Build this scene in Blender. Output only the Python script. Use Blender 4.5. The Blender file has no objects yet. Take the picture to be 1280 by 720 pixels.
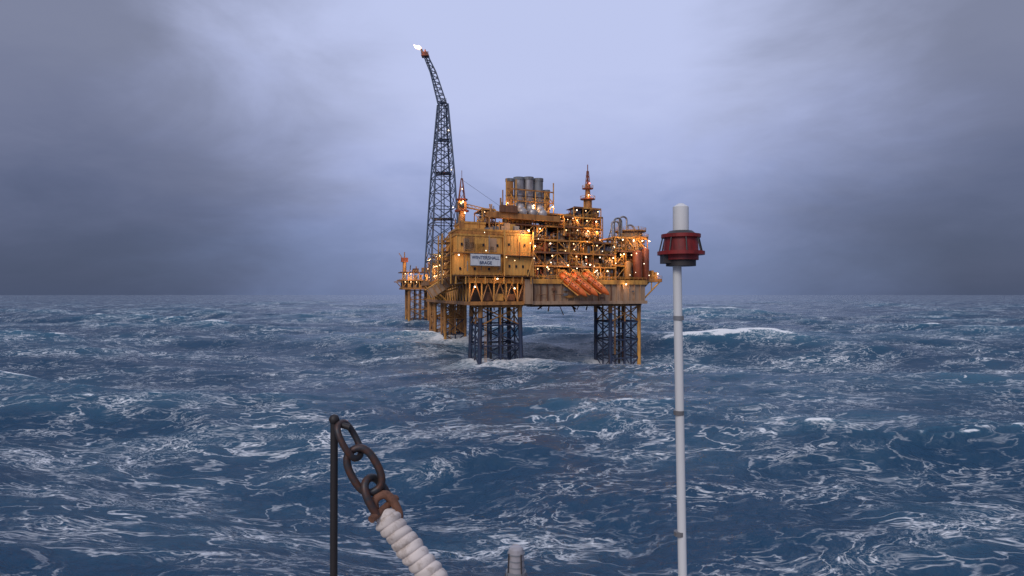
import bpy, math, random
import numpy as np
from mathutils import Vector, Matrix
random.seed(11)
scene = bpy.context.scene
rad = math.radians

# ------------------------------------------------------------------ materials
def nodes(m):
    m.use_nodes = True
    nt = m.node_tree
    return nt, nt.nodes, nt.links, nt.nodes["Principled BSDF"]

def paint(name, base, dirt, scale=0.5, rough=0.55, metal=0.0, amount=0.5, streak=True):
    m = bpy.data.materials.new(name)
    nt, N, L, P = nodes(m)
    tc = N.new("ShaderNodeTexCoord")
    mp = N.new("ShaderNodeMapping")
    mp.inputs["Scale"].default_value = (1, 1, 0.22 if streak else 1)
    L.new(tc.outputs["Object"], mp.inputs[0])
    n1 = N.new("ShaderNodeTexNoise"); n1.inputs["Scale"].default_value = scale
    n1.inputs["Detail"].default_value = 6; n1.inputs["Roughness"].default_value = 0.7
    L.new(mp.outputs[0], n1.inputs["Vector"])
    r = N.new("ShaderNodeValToRGB")
    r.color_ramp.elements[0].position = 0.62 - amount*0.35
    r.color_ramp.elements[1].position = 0.72
    r.color_ramp.elements[0].color = (0, 0, 0, 1); r.color_ramp.elements[1].color = (1, 1, 1, 1)
    L.new(n1.outputs[0], r.inputs[0])
    n2 = N.new("ShaderNodeTexNoise"); n2.inputs["Scale"].default_value = scale*0.23
    L.new(tc.outputs["Object"], n2.inputs["Vector"])
    hs = N.new("ShaderNodeMix"); hs.data_type = 'RGBA'
    hs.inputs[6].default_value = (*[c*0.72 for c in base], 1)
    hs.inputs[7].default_value = (*[min(1, c*1.2) for c in base], 1)
    L.new(n2.outputs[0], hs.inputs[0])
    mx = N.new("ShaderNodeMix"); mx.data_type = 'RGBA'
    L.new(r.outputs[0], mx.inputs[0]); L.new(hs.outputs[2], mx.inputs[6])
    mx.inputs[7].default_value = (*dirt, 1)
    L.new(mx.outputs[2], P.inputs["Base Color"])
    P.inputs["Roughness"].default_value = rough
    P.inputs["Metallic"].default_value = metal
    return m

M = {}
M['yellow'] = paint("yellow_paint", (0.66, 0.33, 0.07), (0.18, 0.07, 0.03), 0.5)
M['ochre']  = paint("ochre_paint", (0.46, 0.21, 0.06), (0.12, 0.05, 0.02), 0.6)
M['wall']   = paint("accommodation_cladding", (0.78, 0.40, 0.10), (0.48, 0.20, 0.05), 0.35, amount=0.25)
M['brown']  = paint("brown_steel", (0.20, 0.09, 0.045), (0.06, 0.032, 0.022), 0.6)
M['beige']  = paint("beige_plate", (0.45, 0.29, 0.18), (0.22, 0.11, 0.05), 0.4, amount=0.4)
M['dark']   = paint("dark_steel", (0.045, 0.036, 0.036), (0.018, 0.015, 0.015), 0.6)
M['navy']   = paint("jacket_navy", (0.025, 0.04, 0.085), (0.06, 0.035, 0.02), 0.8, amount=0.35)
M['bluegrey'] = paint("tower_bluegrey", (0.085, 0.125, 0.20), (0.08, 0.05, 0.04), 0.8)
M['grey']   = paint("grey_steel", (0.22, 0.23, 0.25), (0.09, 0.07, 0.06), 0.7)
M['silver'] = paint("silver_duct", (0.42, 0.40, 0.41), (0.2, 0.15, 0.12), 0.6, rough=0.4, metal=0.35)
M['rust']   = paint("rust_red_tank", (0.32, 0.075, 0.03), (0.10, 0.03, 0.015), 0.6)
M['orange'] = paint("lifeboat_orange", (0.82, 0.17, 0.03), (0.45, 0.08, 0.015), 0.5, rough=0.4, amount=0.2)
M['white']  = paint("white_paint", (0.72, 0.72, 0.72), (0.40, 0.34, 0.28), 1.0, amount=0.15)
M['glass']  = paint("window_dark", (0.02, 0.025, 0.035), (0.01, 0.01, 0.015), 1.0, rough=0.15)
M['letter'] = paint("sign_letters", (0.02, 0.05, 0.14), (0.02, 0.05, 0.14), 1.0)

def emis(name, col, s):
    m = bpy.data.materials.new(name)
    nt, N, L, P = nodes(m)
    P.inputs["Base Color"].default_value = (0.8, 0.8, 0.8, 1)
    P.inputs["Emission Color"].default_value = (*col, 1)
    P.inputs["Emission Strength"].default_value = s
    try: m.cycles.emission_sampling = 'NONE'
    except Exception: pass
    return m
M['lamp'] = emis("lamp_warm", (1.0, 0.60, 0.26), 4)
M['lampw'] = emis("lamp_white", (1.0, 0.84, 0.62), 3.5)
M['lampr'] = emis("lamp_red", (1.0, 0.16, 0.10), 4)
M['flame'] = emis("flare_flame", (1.0, 0.66, 0.5), 1.5)

# ------------------------------------------------------------------ geometry
def empty(name, loc=(0, 0, 0)):
    e = bpy.data.objects.new(name, None); e.location = loc
    scene.collection.objects.link(e); return e

O = Vector((-6.8, 250.0, 0)); U = Vector((0.877, 0.480, 0)); V = Vector((-0.262, 0.965, 0))
def Lc(p): return O + U*p[0] + V*p[1] + Vector((0, 0, p[2]))
def Wc(p): return Vector(p)

class Part:
    def __init__(s, name, parent, fr=Lc, smooth=False):
        s.name, s.parent, s.fr = name, parent, fr
        s.v, s.f, s.m, s.mats = [], [], [], []
    def mi(s, k):
        if k not in s.mats: s.mats.append(k)
        return s.mats.index(k)
    def add(s, vs, fs, mat):
        o = len(s.v); s.v += [tuple(x) for x in vs]; i = s.mi(mat)
        for f in fs: s.f.append(tuple(o+k for k in f)); s.m.append(i)
    def box(s, a0, a1, b0, b1, z0, z1, mat):
        c = [s.fr((a, b, z)) for z in (z0, z1) for a, b in ((a0, b0), (a1, b0), (a1, b1), (a0, b1))]
        s.add(c, [(3, 2, 1, 0), (4, 5, 6, 7), (0, 1, 5, 4), (1, 2, 6, 5), (2, 3, 7, 6), (3, 0, 4, 7)], mat)
    def tube(s, p, q, r, mat, n=6, r2=None, world=False, dome=False):
        p = Vector(p) if world else s.fr(p); q = Vector(q) if world else s.fr(q)
        d = q-p
        if d.length < 1e-4: return
        d.normalize()
        x = d.orthogonal().normalized(); y = d.cross(x)
        r2 = r if r2 is None else r2
        rings = [(p, r), (q, r2)]
        if dome:
            rings = [(p-d*r*0.45, r*0.35), (p-d*r*0.25, r*0.8), (p, r), (q, r2), (q+d*r*0.25, r2*0.8), (q+d*r*0.45, r2*0.35)]
        vs = []
        for c, rr in rings:
            for i in range(n):
                t = 2*math.pi*i/n
                vs.append(c + x*math.cos(t)*rr + y*math.sin(t)*rr)
        fs = []
        for k in range(len(rings)-1):
            for i in range(n):
                j = (i+1) % n
                fs.append((k*n+i, k*n+j, (k+1)*n+j, (k+1)*n+i))
        fs.append(tuple(range(n-1, -1, -1))); fs.append(tuple(range((len(rings)-1)*n, len(rings)*n)))
        s.add(vs, fs, mat)
    def sphere(s, c, r, mat, world=False):
        c = Vector(c) if world else s.fr(c)
        vs = [c+Vector((0, 0, -r))]
        for k in range(1, 4):
            ph = -math.pi/2+math.pi*k/4
            for i in range(8):
                t = i*math.pi/4
                vs.append(c+Vector((math.cos(t)*math.cos(ph), math.sin(t)*math.cos(ph), math.sin(ph)))*r)
        vs.append(c+Vector((0, 0, r)))
        fs = [(0, 1+(i+1) % 8, 1+i) for i in range(8)]
        for k in range(2):
            for i in range(8):
                j = (i+1) % 8; fs.append((1+k*8+i, 1+k*8+j, 9+k*8+j, 9+k*8+i))
        fs += [(17+i, 17+(i+1) % 8, 25) for i in range(8)]
        s.add(vs, fs, mat)
    def rail(s, pts, mat='yellow', h=1.2, step=2.4, r=0.07):
        for p, q in zip(pts[:-1], pts[1:]):
            p, q = s.fr(p), s.fr(q); n = max(1, int((q-p).length/step))
            for i in range(n+1):
                c = p.lerp(q, i/n); s.tube(c, c+Vector((0, 0, h)), r, mat, 4, world=True)
            for hh in (h, h*0.55):
                s.tube(p+Vector((0, 0, hh)), q+Vector((0, 0, hh)), r, mat, 4, world=True)
    def build(s, smooth=True):
        me = bpy.data.meshes.new(s.name); me.from_pydata(s.v, [], s.f)
        for k in s.mats: me.materials.append(M[k])
        me.polygons.foreach_set("material_index", s.m)
        me.update()
        ob = bpy.data.objects.new(s.name, me); scene.collection.objects.link(ob)
        ob.parent = s.parent
        if smooth:
            me.polygons.foreach_set("use_smooth", [True]*len(me.polygons))
            try: me.set_sharp_from_angle(angle=rad(50))
            except Exception: me.polygons.foreach_set("use_smooth", [False]*len(me.polygons))
        return ob

rnd = random.random
uni = random.uniform
LIGHTS = []
platform = empty("offshore_oil_platform")

# ---- jackets (legs)
def jacket(name, parent, ca, cb, h, ztop, zsplit, cols, conduct=3, fr=Lc, lr=0.85, cm=None, upm='ochre', batter=0.03):
    p = Part(name, parent, fr)
    def corner(i, z):
        k = h*(1+batter*(ztop-z)/10); sx = (-1, 1, 1, -1)[i]; sy = (-1, -1, 1, 1)[i]
        return (ca+sx*k, cb+sy*k, z)
    for i in range(4):
        mt = cols[i]
        p.tube(corner(i, -14), corner(i, zsplit), lr, mt, 10)
        p.tube(corner(i, zsplit), corner(i, ztop), lr*1.12, upm, 10)
    lv = [ztop-0.8, ztop-8, ztop-16, ztop-24, -12]
    for k in range(len(lv)-1):
        z0, z1 = lv[k], lv[k+1]
        mt = upm if z0 > zsplit+2 else 'navy'
        for i in range(4):
            j = (i+1) % 4
            p.tube(corner(i, z0), corner(j, z0), 0.36, mt, 6)
            A, B, C, D = corner(i, z0), corner(j, z0), corner(i, z1), corner(j, z1)
            p.tube(A, D, 0.26, mt if k else upm, 6); p.tube(B, C, 0.26, 'navy' if k else upm, 6)
            mA = tuple((A[t]+B[t])/2 for t in range(3)); mC = tuple((C[t]+D[t])/2 for t in range(3))
            p.tube(mA, mC, 0.38, mt, 6)
    for ix in range(conduct):
        for iy in range(conduct):
            a = ca+(ix-(conduct-1)/2)*h*0.62; b = cb+(iy-(conduct-1)/2)*h*0.62
            r = random.choice([0.35, 0.45, 0.55])
            p.tube((a, b, -12), (a, b, ztop), r, random.choice(cm or ['navy', 'navy', 'brown', 'dark']), 8)
    a, b, _ = corner(0, 10)
    for dx in (0, .6): p.tube((a+2+dx, b-.3, 0), (a+2+dx, b-.3, ztop), 0.08, 'yellow', 4)
    for z in range(0, int(ztop)): p.tube((a+2, b-.3, z), (a+2.6, b-.3, z), 0.05, 'yellow', 4)
    p.build()
jacket("jacket_leg_front", platform, 0, 0, 8.6, 22, 17, ['navy']*4, 2)
jacket("jacket_leg_side", platform, 62, 0, 8.0, 22, 18, ['navy', 'yellow', 'brown', 'navy'], 2, batter=0.0)
jacket("jacket_leg_rear", platform, -3, 104, 8.5, 22, 3, ['yellow', 'yellow', 'ochre', 'ochre'], 2, cm=['yellow', 'brown', 'ochre'], batter=0.0)
jacket("jacket_leg_inner", platform, -5, 72, 5.5, 22, 8, ['yellow', 'ochre', 'ochre', 'yellow'], 1, cm=['ochre', 'brown'], batter=0.0, lr=.7)

# ---- deck structure
d = Part("deck", platform)
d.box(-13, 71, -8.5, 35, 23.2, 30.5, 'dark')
d.box(-14, 72, -12, 36, 22, 23.2, 'brown')
d.box(-14, 72, -12, 36, 30.5, 32, 'brown')
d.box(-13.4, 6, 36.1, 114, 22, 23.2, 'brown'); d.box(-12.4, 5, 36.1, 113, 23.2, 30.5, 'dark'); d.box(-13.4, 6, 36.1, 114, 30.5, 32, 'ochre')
d.box(-23, -13.5, 40, 68, 30.2, 31.8, 'ochre')
for b in (42, 54, 66):
    d.tube((-22.5, b, 30.5), (-13.5, b, 22.6), 0.4, 'yellow')
d.box(14, 71.5, -11.4, -10.8, 23.2, 30.5, 'beige')
a = 14.0
while a <= 71.5:
    d.box(a, a+0.35, -12.1, -11.42, 23.0, 30.8, 'beige' if rnd() > .3 else 'brown'); a += 3.2
for k in range(16):
    a = uni(15, 70); z = uni(24, 29)
    if rnd() < .5: d.box(a, a+uni(1, 3), -12.4, -12.15, z, z+uni(.6, 1.6), random.choice(['ochre', 'grey', 'brown']))
    else: d.tube((a, -12.4, z), (a+uni(3, 12), -12.4, z), uni(.1, .2), random.choice(['ochre', 'yellow', 'brown']))
d.box(13.2, 72.3, -12.3, -12.02, 30.3, 32.2, 'yellow'); d.box(13.2, 72.3, -12.3, -12.02, 21.9, 23.3, 'beige')
d.box(9.5, 13.2, -13.4, -8.6, 22.2, 32.1, 'beige')
d.box(-14.5, 9.4, -12.3, -12.02, 30.3, 32.2, 'yellow'); d.box(-14.5, 9.4, -12.3, -12.02, 21.9, 23.3, 'ochre')
a = -14
while a < 9:
    d.tube((a, -11.6, 23.2), (a, -11.6, 30.4), 0.35, 'yellow', 6)
    d.tube((a, -11.6, 23.2), (a+2.6, -11.6, 30.4), 0.25, 'ochre', 6)
    d.tube((a+5.2, -11.6, 23.2), (a+2.6, -11.6, 30.4), 0.25, 'ochre', 6)
    if rnd() < .8: d.box(a+.8, a+4.4, -10.5, -8.6, 23.6, uni(26, 29.5), random.choice(['ochre', 'brown', 'beige', 'wall']))
    a += 5.2
b = -11
while b < 112:
    aa = -13.8
    d.tube((aa, b, 23.2), (aa, b, 30.4), 0.35, 'yellow', 6)
    d.tube((aa, b, 23.2), (aa, b+6.2, 30.4), 0.28, 'ochre', 6)
    if rnd() < .6: d.box(aa+.3, aa+1.2, b+.8, b+5.2, 24, uni(27, 30), random.choice(['ochre', 'brown', 'wall']))
    b += 6.2
d.box(-14.3, -14.02, -12, 36, 30.3, 32.2, 'yellow'); d.box(-14.3, -14.02, -12, 114, 21.9, 23.3, 'ochre')
d.box(72.3, 83, -9, 20, 31.6, 33.2, 'ochre')
for bb in (-8.5, 2, 12):
    d.tube((72.5, bb, 24), (82, bb, 31.8), 0.4, 'yellow'); d.tube((77, bb, 28), (77, bb, 31.8), 0.25, 'yellow')
d.rail([(72.3, -9, 33.2), (83, -9, 33.2), (83, 20, 33.2)])
for k in range(5): d.box(73+k*1.9, 74.3+k*1.9, -6, -3, 33.2, uni(34, 37), random.choice(['ochre', 'grey', 'brown', 'yellow']))
d.rail([(14, -12.1, 32.2), (72, -12.1, 32.2)]); d.rail([(-14.1, -12.1, 32.2), (-14.1, 36, 32.2)])
d.rail([(-23, 40, 31.8), (-23, 68, 31.8)]); d.rail([(-13.4, 68, 32), (-13.4, 114, 32)])
for k in range(14):
    a = uni(-12, 60); d.tube((a, -9, 21.6), (a+uni(4, 10), -9, 21.6), 0.2, 'ochre')
    a = uni(-12, 70); d.tube((a, uni(-10, 10), 21.6), (a, uni(-10, 10), uni(17, 20.5)), uni(.15, .4), random.choice(['brown', 'ochre', 'dark']))
d.box(12, 50, -9.5, -8, 21.0, 21.2, 'brown')
d.box(14, 71, -9, 34, 21.2, 21.95, 'dark')
d.build()

# ---- accommodation block
ac = Part("accommodation", platform)
def wallblock(a0, a1, b0, b1, z0, z1, mat='wall', rib=1.5):
    ac.box(a0, a1, b0, b1, z0, z1, mat)
    a = a0+.2
    while a < a1-.2:
        ac.box(a, a+0.22, b0-.16, b0-.003, z0+.3, z1-.3, mat); a += rib
    b = b0+.2
    while b < b1-.2:
        ac.box(a0-.16, a0-.003, b, b+.22, z0+.3, z1-.3, mat); b += rib
    ac.box(a0-.25, a1+.25, b0-.3, b0-.17, z1-.6, z1+.15, 'yellow')
    ac.box(a0-.3, a0-.17, b0-.2, b1, z1-.6, z1+.15, 'yellow')
wallblock(-20, 0, -12, 12, 33.4, 41.6)
wallblock(-19.4, 0, -11.6, 12, 41.8, 48.6)
wallblock(0.3, 13, -13.2, 9, 33.4, 41.0)
wallblock(0.3, 12.4, -12.4, 9, 41.2, 49.6)
wallblock(-18.5, 8, -9.5, 10, 48.9, 51.0, 'ochre')
wallblock(-16, -6, -6, 10, 51.2, 54.0, 'wall')
for (a0, a1, b0, z) in ((-21, 13.8, -14.6, 33.0), (-20.6, 0, -13.2, 41.5), (0.3, 14, -14.9, 41.0)):
    ac.box(a0, a1, b0, b0+1.6, z-.25, z+.02, 'brown'); ac.rail([(a0, b0, z), (a1, b0, z)], step=1.8)
ac.rail([(-20, -12, 48.8), (0, -12, 48.8)]); ac.rail([(.3, -12.4, 49.8), (12.4, -12.4, 49.8), (12.4, 8, 49.8)])
for a in range(-20, 14, 4):
    ac.tube((a, -14.4, 30), (a, -14.4, 33), .2, 'yellow')
    ac.tube((a, -12.2, 30), (a, -14.4, 32.7), .18, 'yellow')
for a in (-18.3, -12.3, -6.3): ac.box(a, a+.8, -12.3, -12.18, 35.2, 36.2, 'glass')
for a in (-17.6, -8.6, -2.6): ac.box(a, a+.8, -11.95, -11.8, 44.3, 45.3, 'glass')
for a in (2.2, 5.2, 8.2): ac.box(a, a+.8, -13.5, -13.38, 36.4, 37.4, 'glass')
for a in (2.2, 9.2): ac.box(a, a+.8, -12.72, -12.6, 44.8, 45.8, 'glass')
ac.box(10.6, 11.6, -13.5, -13.38, 33.5, 35.7, 'dark')
for k in range(8):
    a = uni(-19, -4); ac.box(a, a+uni(1.5, 4), -11.86, -11.765, 42.3, uni(44, 47.8), random.choice(['beige', 'ochre', 'yellow']))
for a in (0.15, 12.9): ac.tube((a, -14.7, 33), (a, -14.7, 50.5), 0.3, 'yellow')
for z0, z1 in ((33, 41), (41, 49.5)):
    ac.tube((10.4, -14.7, z0), (13, -14.7, z1), .18, 'yellow')
for k in range(9):
    a = uni(-19, 12); z0 = uni(34, 42); ac.tube((a, -13.6, z0), (a, -13.6, z0+uni(3, 7)), uni(.1, .2), random.choice(['ochre', 'grey', 'brown']))
for k in range(5):
    z = 32+k*3.4
    ac.box(-24, -20.4, -6, 4, z, z+.25, 'brown'); ac.rail([(-24, 4, z+.25), (-24, -6, z+.25), (-20.4, -6, z+.25)])
    ac.tube((-23.8, -5.6, z+.2), (-20.8, -5.6, z+3.5), .3, 'ochre')
for a_, b_ in ((-24, -6), (-20.5, -6), (-24, 4)): ac.tube((a_, b_, 30), (a_, b_, 49), .3, 'yellow')
for k in range(34):
    a = uni(-18, 11); b = uni(-9, 5); z = 51.1 if -18 < a < 7.5 else 49.8
    if rnd() < .5: ac.box(a, a+uni(1, 3), b, b+2, z, z+uni(1, 3.2), random.choice(['grey', 'ochre', 'beige', 'brown', 'wall']))
    else: ac.tube((a, b, z), (a, b, z+uni(2, 6)), uni(.12, .4), random.choice(['yellow', 'grey', 'ochre']))
ac.build()

sg = Part("name_sign", platform)
sg.box(-14.2, -1.8, -15.1, -14.95, 36.8, 41.0, 'white'); sg.box(-14.4, -1.6, -14.94, -14.7, 36.6, 41.2, 'grey')
for a in (-13.5, -8, -2.5): sg.box(a, a+.25, -14.69, -12.3, 36.9, 37.2, 'grey')
sg.build(False)
def text(body, size, a, z):
    cu = bpy.data.curves.new("sign_text", 'FONT'); cu.body = body; cu.size = size; cu.align_x = 'CENTER'; cu.extrude = 0.02; cu.offset = .02
    ob = bpy.data.objects.new("sign_text", cu); scene.collection.objects.link(ob)
    cu.materials.append(M['letter'])
    c = Lc((a, -15.18, z)); ang = math.atan2(U.y, U.x)
    ob.matrix_world = Matrix.Translation(c) @ Matrix.Rotation(ang, 4, 'Z') @ Matrix.Rotation(rad(90), 4, 'X')
    ob.parent = platform
text("WINTERSHALL", 1.75, -8, 39.2); text("BRAGE", 1.7, -8, 37.3)

# ---- process modules
def lampat(p, a, b, z, r=0.32, mat='lamp', light=0):
    p.tube((a, b, z), (a, b, z+.7), .08, 'dark', 4)
    p.sphere((a, b, z-.1), r*.72, mat)
    if light: LIGHTS.append((Lc((a, b-.6, z-.7)), light))

def fill(p, a0, a1, b0, b1, z0, z1):
    w = a1-a0; h = z1-z0
    cols = ['yellow', 'ochre', 'brown', 'grey', 'beige', 'rust', 'silver', 'wall', 'ochre', 'brown', 'dark', 'bluegrey', 'beige', 'grey']
    for rowb in (b0+1.5, b0+5, b0+9):
        if rowb > b1: break
        t = rnd(); c = random.choice(cols); c2 = random.choice(cols)
        if t < .2:
            r = uni(.9, 1.7); z = z0+r+uni(.4, 1.5)
            p.tube((a0+.8, rowb+1, z), (a1-.8, rowb+1, z), r, c, 12, dome=True)
            for a in (a0+w*.25, a0+w*.75): p.box(a-.3, a+.3, rowb, rowb+2, z0, z-r*.6, c2)
        elif t < .4:
            a = a0+1.5
            while a < a1-1:
                r = uni(.5, 1.2); p.tube((a, rowb+1, z0), (a, rowb+1, z0+uni(.5, .95)*h), r, random.choice(cols), 12, dome=True); a += r*2+uni(.3, 1)
        elif t < .6:
            a = a0+.3
            while a < a1-1.2:
                ww = uni(1, 2.6); p.box(a, min(a1-.2, a+ww), rowb, rowb+2, z0, z0+uni(.25, .9)*h, random.choice(cols)); a += ww+uni(.2, .8)
        elif t < .8:
            for k in range(8):
                z = z0+uni(.1, .95)*h; p.tube((a0, rowb+uni(0, 1.4), z), (a1, rowb+uni(0, 1.4), z), uni(.1, .35), random.choice(cols), 6)
            for k in range(5):
                a = uni(a0, a1); p.tube((a, rowb, z0), (a, rowb, z1), uni(.1, .3), random.choice(cols), 6)
        else:
            p.box(a0+.3, a1-.3, rowb+1.2, rowb+1.6, z0, z1-uni(0, 1.5), random.choice(['ochre', 'beige', 'brown', 'grey']))
            for k in range(4):
                a = uni(a0, a1); p.tube((a, rowb+.8, z0), (a, rowb+.8, z1), uni(.12, .3), c, 6)
    for k in range(5):
        a = uni(a0, a1); z = z0+uni(0, h*.6); L_ = uni(1, 4)
        if rnd() < .5: p.tube((a, b0+uni(.2, 1), z), (a, b0+.6, min(z1, z+L_)), uni(.1, .28), random.choice(cols), 6)
        else: p.tube((a, b0+uni(.2, 1), z), (min(a1, a+L_), b0+.6, z), uni(.1, .28), random.choice(cols), 6)
    for k in range(3):
        a = uni(a0, a1-1); z = z0+uni(.2, h*.7); p.box(a, a+uni(.3, 1), b0+.1, b0+.9, z, z+uni(.3, 1.1), random.choice(cols))

def module(name, a0, a1, b0, b1, zs, bay=6.0, topvar=True, backing=True):
    p = Part(name, platform)
    n = max(1, round((a1-a0)/bay)); w = (a1-a0)/n
    for k in range(len(zs)-1):
        z0, z1 = zs[k], zs[k+1]
        for i in range(n):
            if topvar and k == len(zs)-2 and rnd() < .3: continue
            x0 = a0+i*w; x1 = x0+w
            for x in (x0, x1):
                p.box(x-.2, x+.2, b0-.2, b0+.2, z0, z1, 'yellow' if rnd() < .6 else 'ochre')
            p.box(x0, x1, b0-.28, b0+.28, z1-.35, z1+.35, random.choice(['yellow', 'ochre', 'brown']))
            p.box(x0, x1, b0+.3, b1, z1-.1, z1+.12, 'brown')
            if rnd() < .45:
                if rnd() < .5: p.tube((x0, b0, z0), (x1, b0, z1), .17, 'yellow')
                else: p.tube((x1, b0, z0), (x0, b0, z1), .17, 'yellow')
            fill(p, x0, x1, b0+.4, b1, z0+.15, z1-.3)
            if rnd() < .6: p.rail([(x0, b0-.3, z0+.3), (x1, b0-.3, z0+.3)], step=2)
            if rnd() < .7: lampat(p, uni(x0+1, x1-1), b0-.35, z1-1.2, uni(.25, .42), random.choice(['lamp', 'lamp', 'lampw']), light=(uni(500, 1200) if rnd() < .35 else 0))
            if i == 0 or i == n-1:
                xx = x0 if i == 0 else x1
                p.box(xx-.2, xx+.2, b0, b1, z1-.3, z1+.3, 'ochre'); p.tube((xx, b0, z0), (xx, b1, z1), .17, 'yellow')
                p.box(xx-.2, xx+.2, b1-.4, b1, z0, z1, 'ochre')
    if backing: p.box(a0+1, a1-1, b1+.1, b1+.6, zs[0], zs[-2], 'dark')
    return p

m1 = module("process_module_front", 14, 56, -10, 2, [32.2, 37.5, 43, 48]); m1.build()
m2 = module("process_module_rear", -4, 58, 8, 24, [32.2, 44, 50, 56, 61.5]); m2.build()
m2b = module("process_module_high", 36, 56, 6, 16, [52, 56, 60.5, 65], bay=5); m2b.build()
m4 = module("process_module_side", -12, 4, 38, 110, [32.2, 38, 44, 49], bay=5.3); m4.build()
lf = Part("flank_equipment", platform)
b = 14
while b < 110:
    z = 32.1
    for lv in range(random.choice([2, 3, 3])):
        lf.box(-13.2, -8, b, b+5.4, z+4.6, z+4.8, 'brown'); lf.tube((-13.2, b, z), (-13.2, b, z+4.8), .2, 'yellow')
        lf.box(-12.8, -11, b+.5, b+uni(2, 5), z, z+uni(1.5, 4), random.choice(['ochre', 'wall', 'brown', 'grey', 'beige']))
        lf.rail([(-13.2, b, z), (-13.2, b+5.4, z)])
        for k in range(4): lf.tube((-13, b+uni(0, 5), z), (-13, b+uni(0, 5), z+4.6), uni(.1, .25), random.choice(['ochre', 'grey', 'yellow', 'brown']))
        if rnd() < .6: lampat(lf, -13.5, b+2, z+3.6, .35, 'lamp', light=(900 if rnd() < .4 else 0))
        z += 4.9
    b += 5.6
lf.build()

# ---- right-end module (round decks, rust tank, pipe arches)
rm = module("separator_module", 56.5, 75, -8, 8, [32.2, 38.5, 45, 51], bay=6.2, topvar=False)
rm.tube((68.5, -9.2, 33), (68.5, -9.2, 44.5), 2.1, 'rust', 18, dome=True)
rm.tube((73.5, -8.6, 33), (73.5, -8.6, 46), 1.6, 'rust', 18, dome=True)
rm.tube((63, -9.4, 33), (63, -9.4, 40), 1.5, 'ochre', 16, dome=True)
for z, r in ((51.4, 8.2), (54.4, 7.2)):
    rm.tube((69, -1, z), (69, -1, z+.6), r, 'ochre', 26)
    c = Lc((69, -1, z+.6))
    for i in range(26):
        t = 2*math.pi*i/26; t2 = 2*math.pi*(i+1)/26
        p1 = c+Vector((math.cos(t), math.sin(t), 0))*r; p2 = c+Vector((math.cos(t2), math.sin(t2), 0))*r
        rm.tube(p1, p1+Vector((0, 0, 1.2)), .07, 'yellow', 4, world=True)
        for hh in (.6, 1.2): rm.tube(p1+Vector((0, 0, hh)), p2+Vector((0, 0, hh)), .07, 'yellow', 4, world=True)
rm.tube((69, -1, 45), (69, -1, 54.4), 5.6, 'beige', 24)
def arch(p, a0, a1, b, z0, z1, r, mat):
    n = 10; pts = [(a0, b, z0)]
    for i in range(n+1):
        t = math.pi*i/n; R = (a1-a0)/2
        pts.append(((a0+a1)/2-math.cos(t)*R, b, z1-R*0.7+math.sin(t)*R*0.7))
    pts.append((a1, b, z0))
    for x, y in zip(pts[:-1], pts[1:]): p.tube(x, y, r, mat, 10)
for dx, zt in ((0, 58.5), (1.6, 60), (5, 61), (9.5, 57.6)):
    arch(rm, 57+dx, 61+dx, -4+dx*.2, 50, zt, .42, random.choice(['silver', 'ochre', 'grey']))
for k in range(14):
    a = uni(57, 76); rm.tube((a, uni(-5, 4), 51), (a, uni(-5, 4), uni(54, 60)), uni(.12, .3), random.choice(['ochre', 'yellow', 'grey']))
for a in (60, 66, 71, 75):
    lampat(rm, a, -9.8, 50, .4, 'lampw', 900)
    lampat(rm, a-1, -9.4, 43.5, .35, 'lamp', 700 if a != 66 else 0)
rm.build()

# ---- turbine exhaust stacks
es = Part("exhaust_stacks", platform)
for i, (a, mt, zt, r) in enumerate(((11.0, 'ochre', 76.5, 1.7), (15.6, 'silver', 77.5, 2.2), (20.6, 'silver', 78.0, 2.2), (25.6, 'grey', 77.8, 2.2), (30.0, 'ochre', 73, 1.5))):
    es.tube((a, 15, 58), (a, 15, zt), r, mt, 20)
    es.tube((a, 15, zt-1.2), (a, 15, zt+.1), r+.18, 'grey', 20)
    es.tube((a, 15, zt+.11), (a, 15, zt+.15), r-.2, 'dark', 20)
    for z in (64, 69): es.tube((a, 15, z), (a, 15, z+.3), r+.15, 'brown', 20)
    if mt != 'ochre':
        pts = [(a, 15, 65.5), (a, 13.4, 64.6), (a, 11.5, 62.5), (a, 10, 61.2), (a-.5, 7, 61)]
        for x, y in zip(pts[:-1], pts[1:]): es.tube(x, y, 2.05, 'silver', 14, dome=True)
for z in (61.5, 66.5, 71.5):
    es.box(8.5, 32.5, 11.5, 12.2, z, z+.5, 'ochre'); es.rail([(8.5, 11.4, z+.5), (32.5, 11.4, z+.5)]) if z > 62 and z < 70 else None
for a in (8.5, 13.3, 18.1, 23.1, 28, 32.5):
    es.tube((a, 11.8, 56), (a, 11.8, 76 if a in (8.5, 13.3, 32.5) else 72), .28, 'yellow')
    es.tube((a, 18, 56), (a, 18, 72), .28, 'ochre')
for a in (8.5, 28): es.tube((a, 11.8, 61.5), (a+4.6, 11.8, 66.5), .2, 'yellow'); es.tube((a+4.6, 11.8, 66.5), (a, 11.8, 71.5), .2, 'yellow')
for a in (9, 22, 32): lampat(es, a, 11, 65.3, .38, 'lampw', 800)
es.box(-2, 34, 6, 9, 58, 60.4, 'ochre'); es.box(4, 12, 5, 8, 60.5, 63.4, 'brown')
for k in range(16):
    a = uni(-1, 12); es.tube((a, uni(6, 9), 60.4), (a, uni(6, 9), uni(62, 67)), uni(.12, .4), random.choice(['ochre', 'yellow', 'grey', 'beige']))
es.build()

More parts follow.
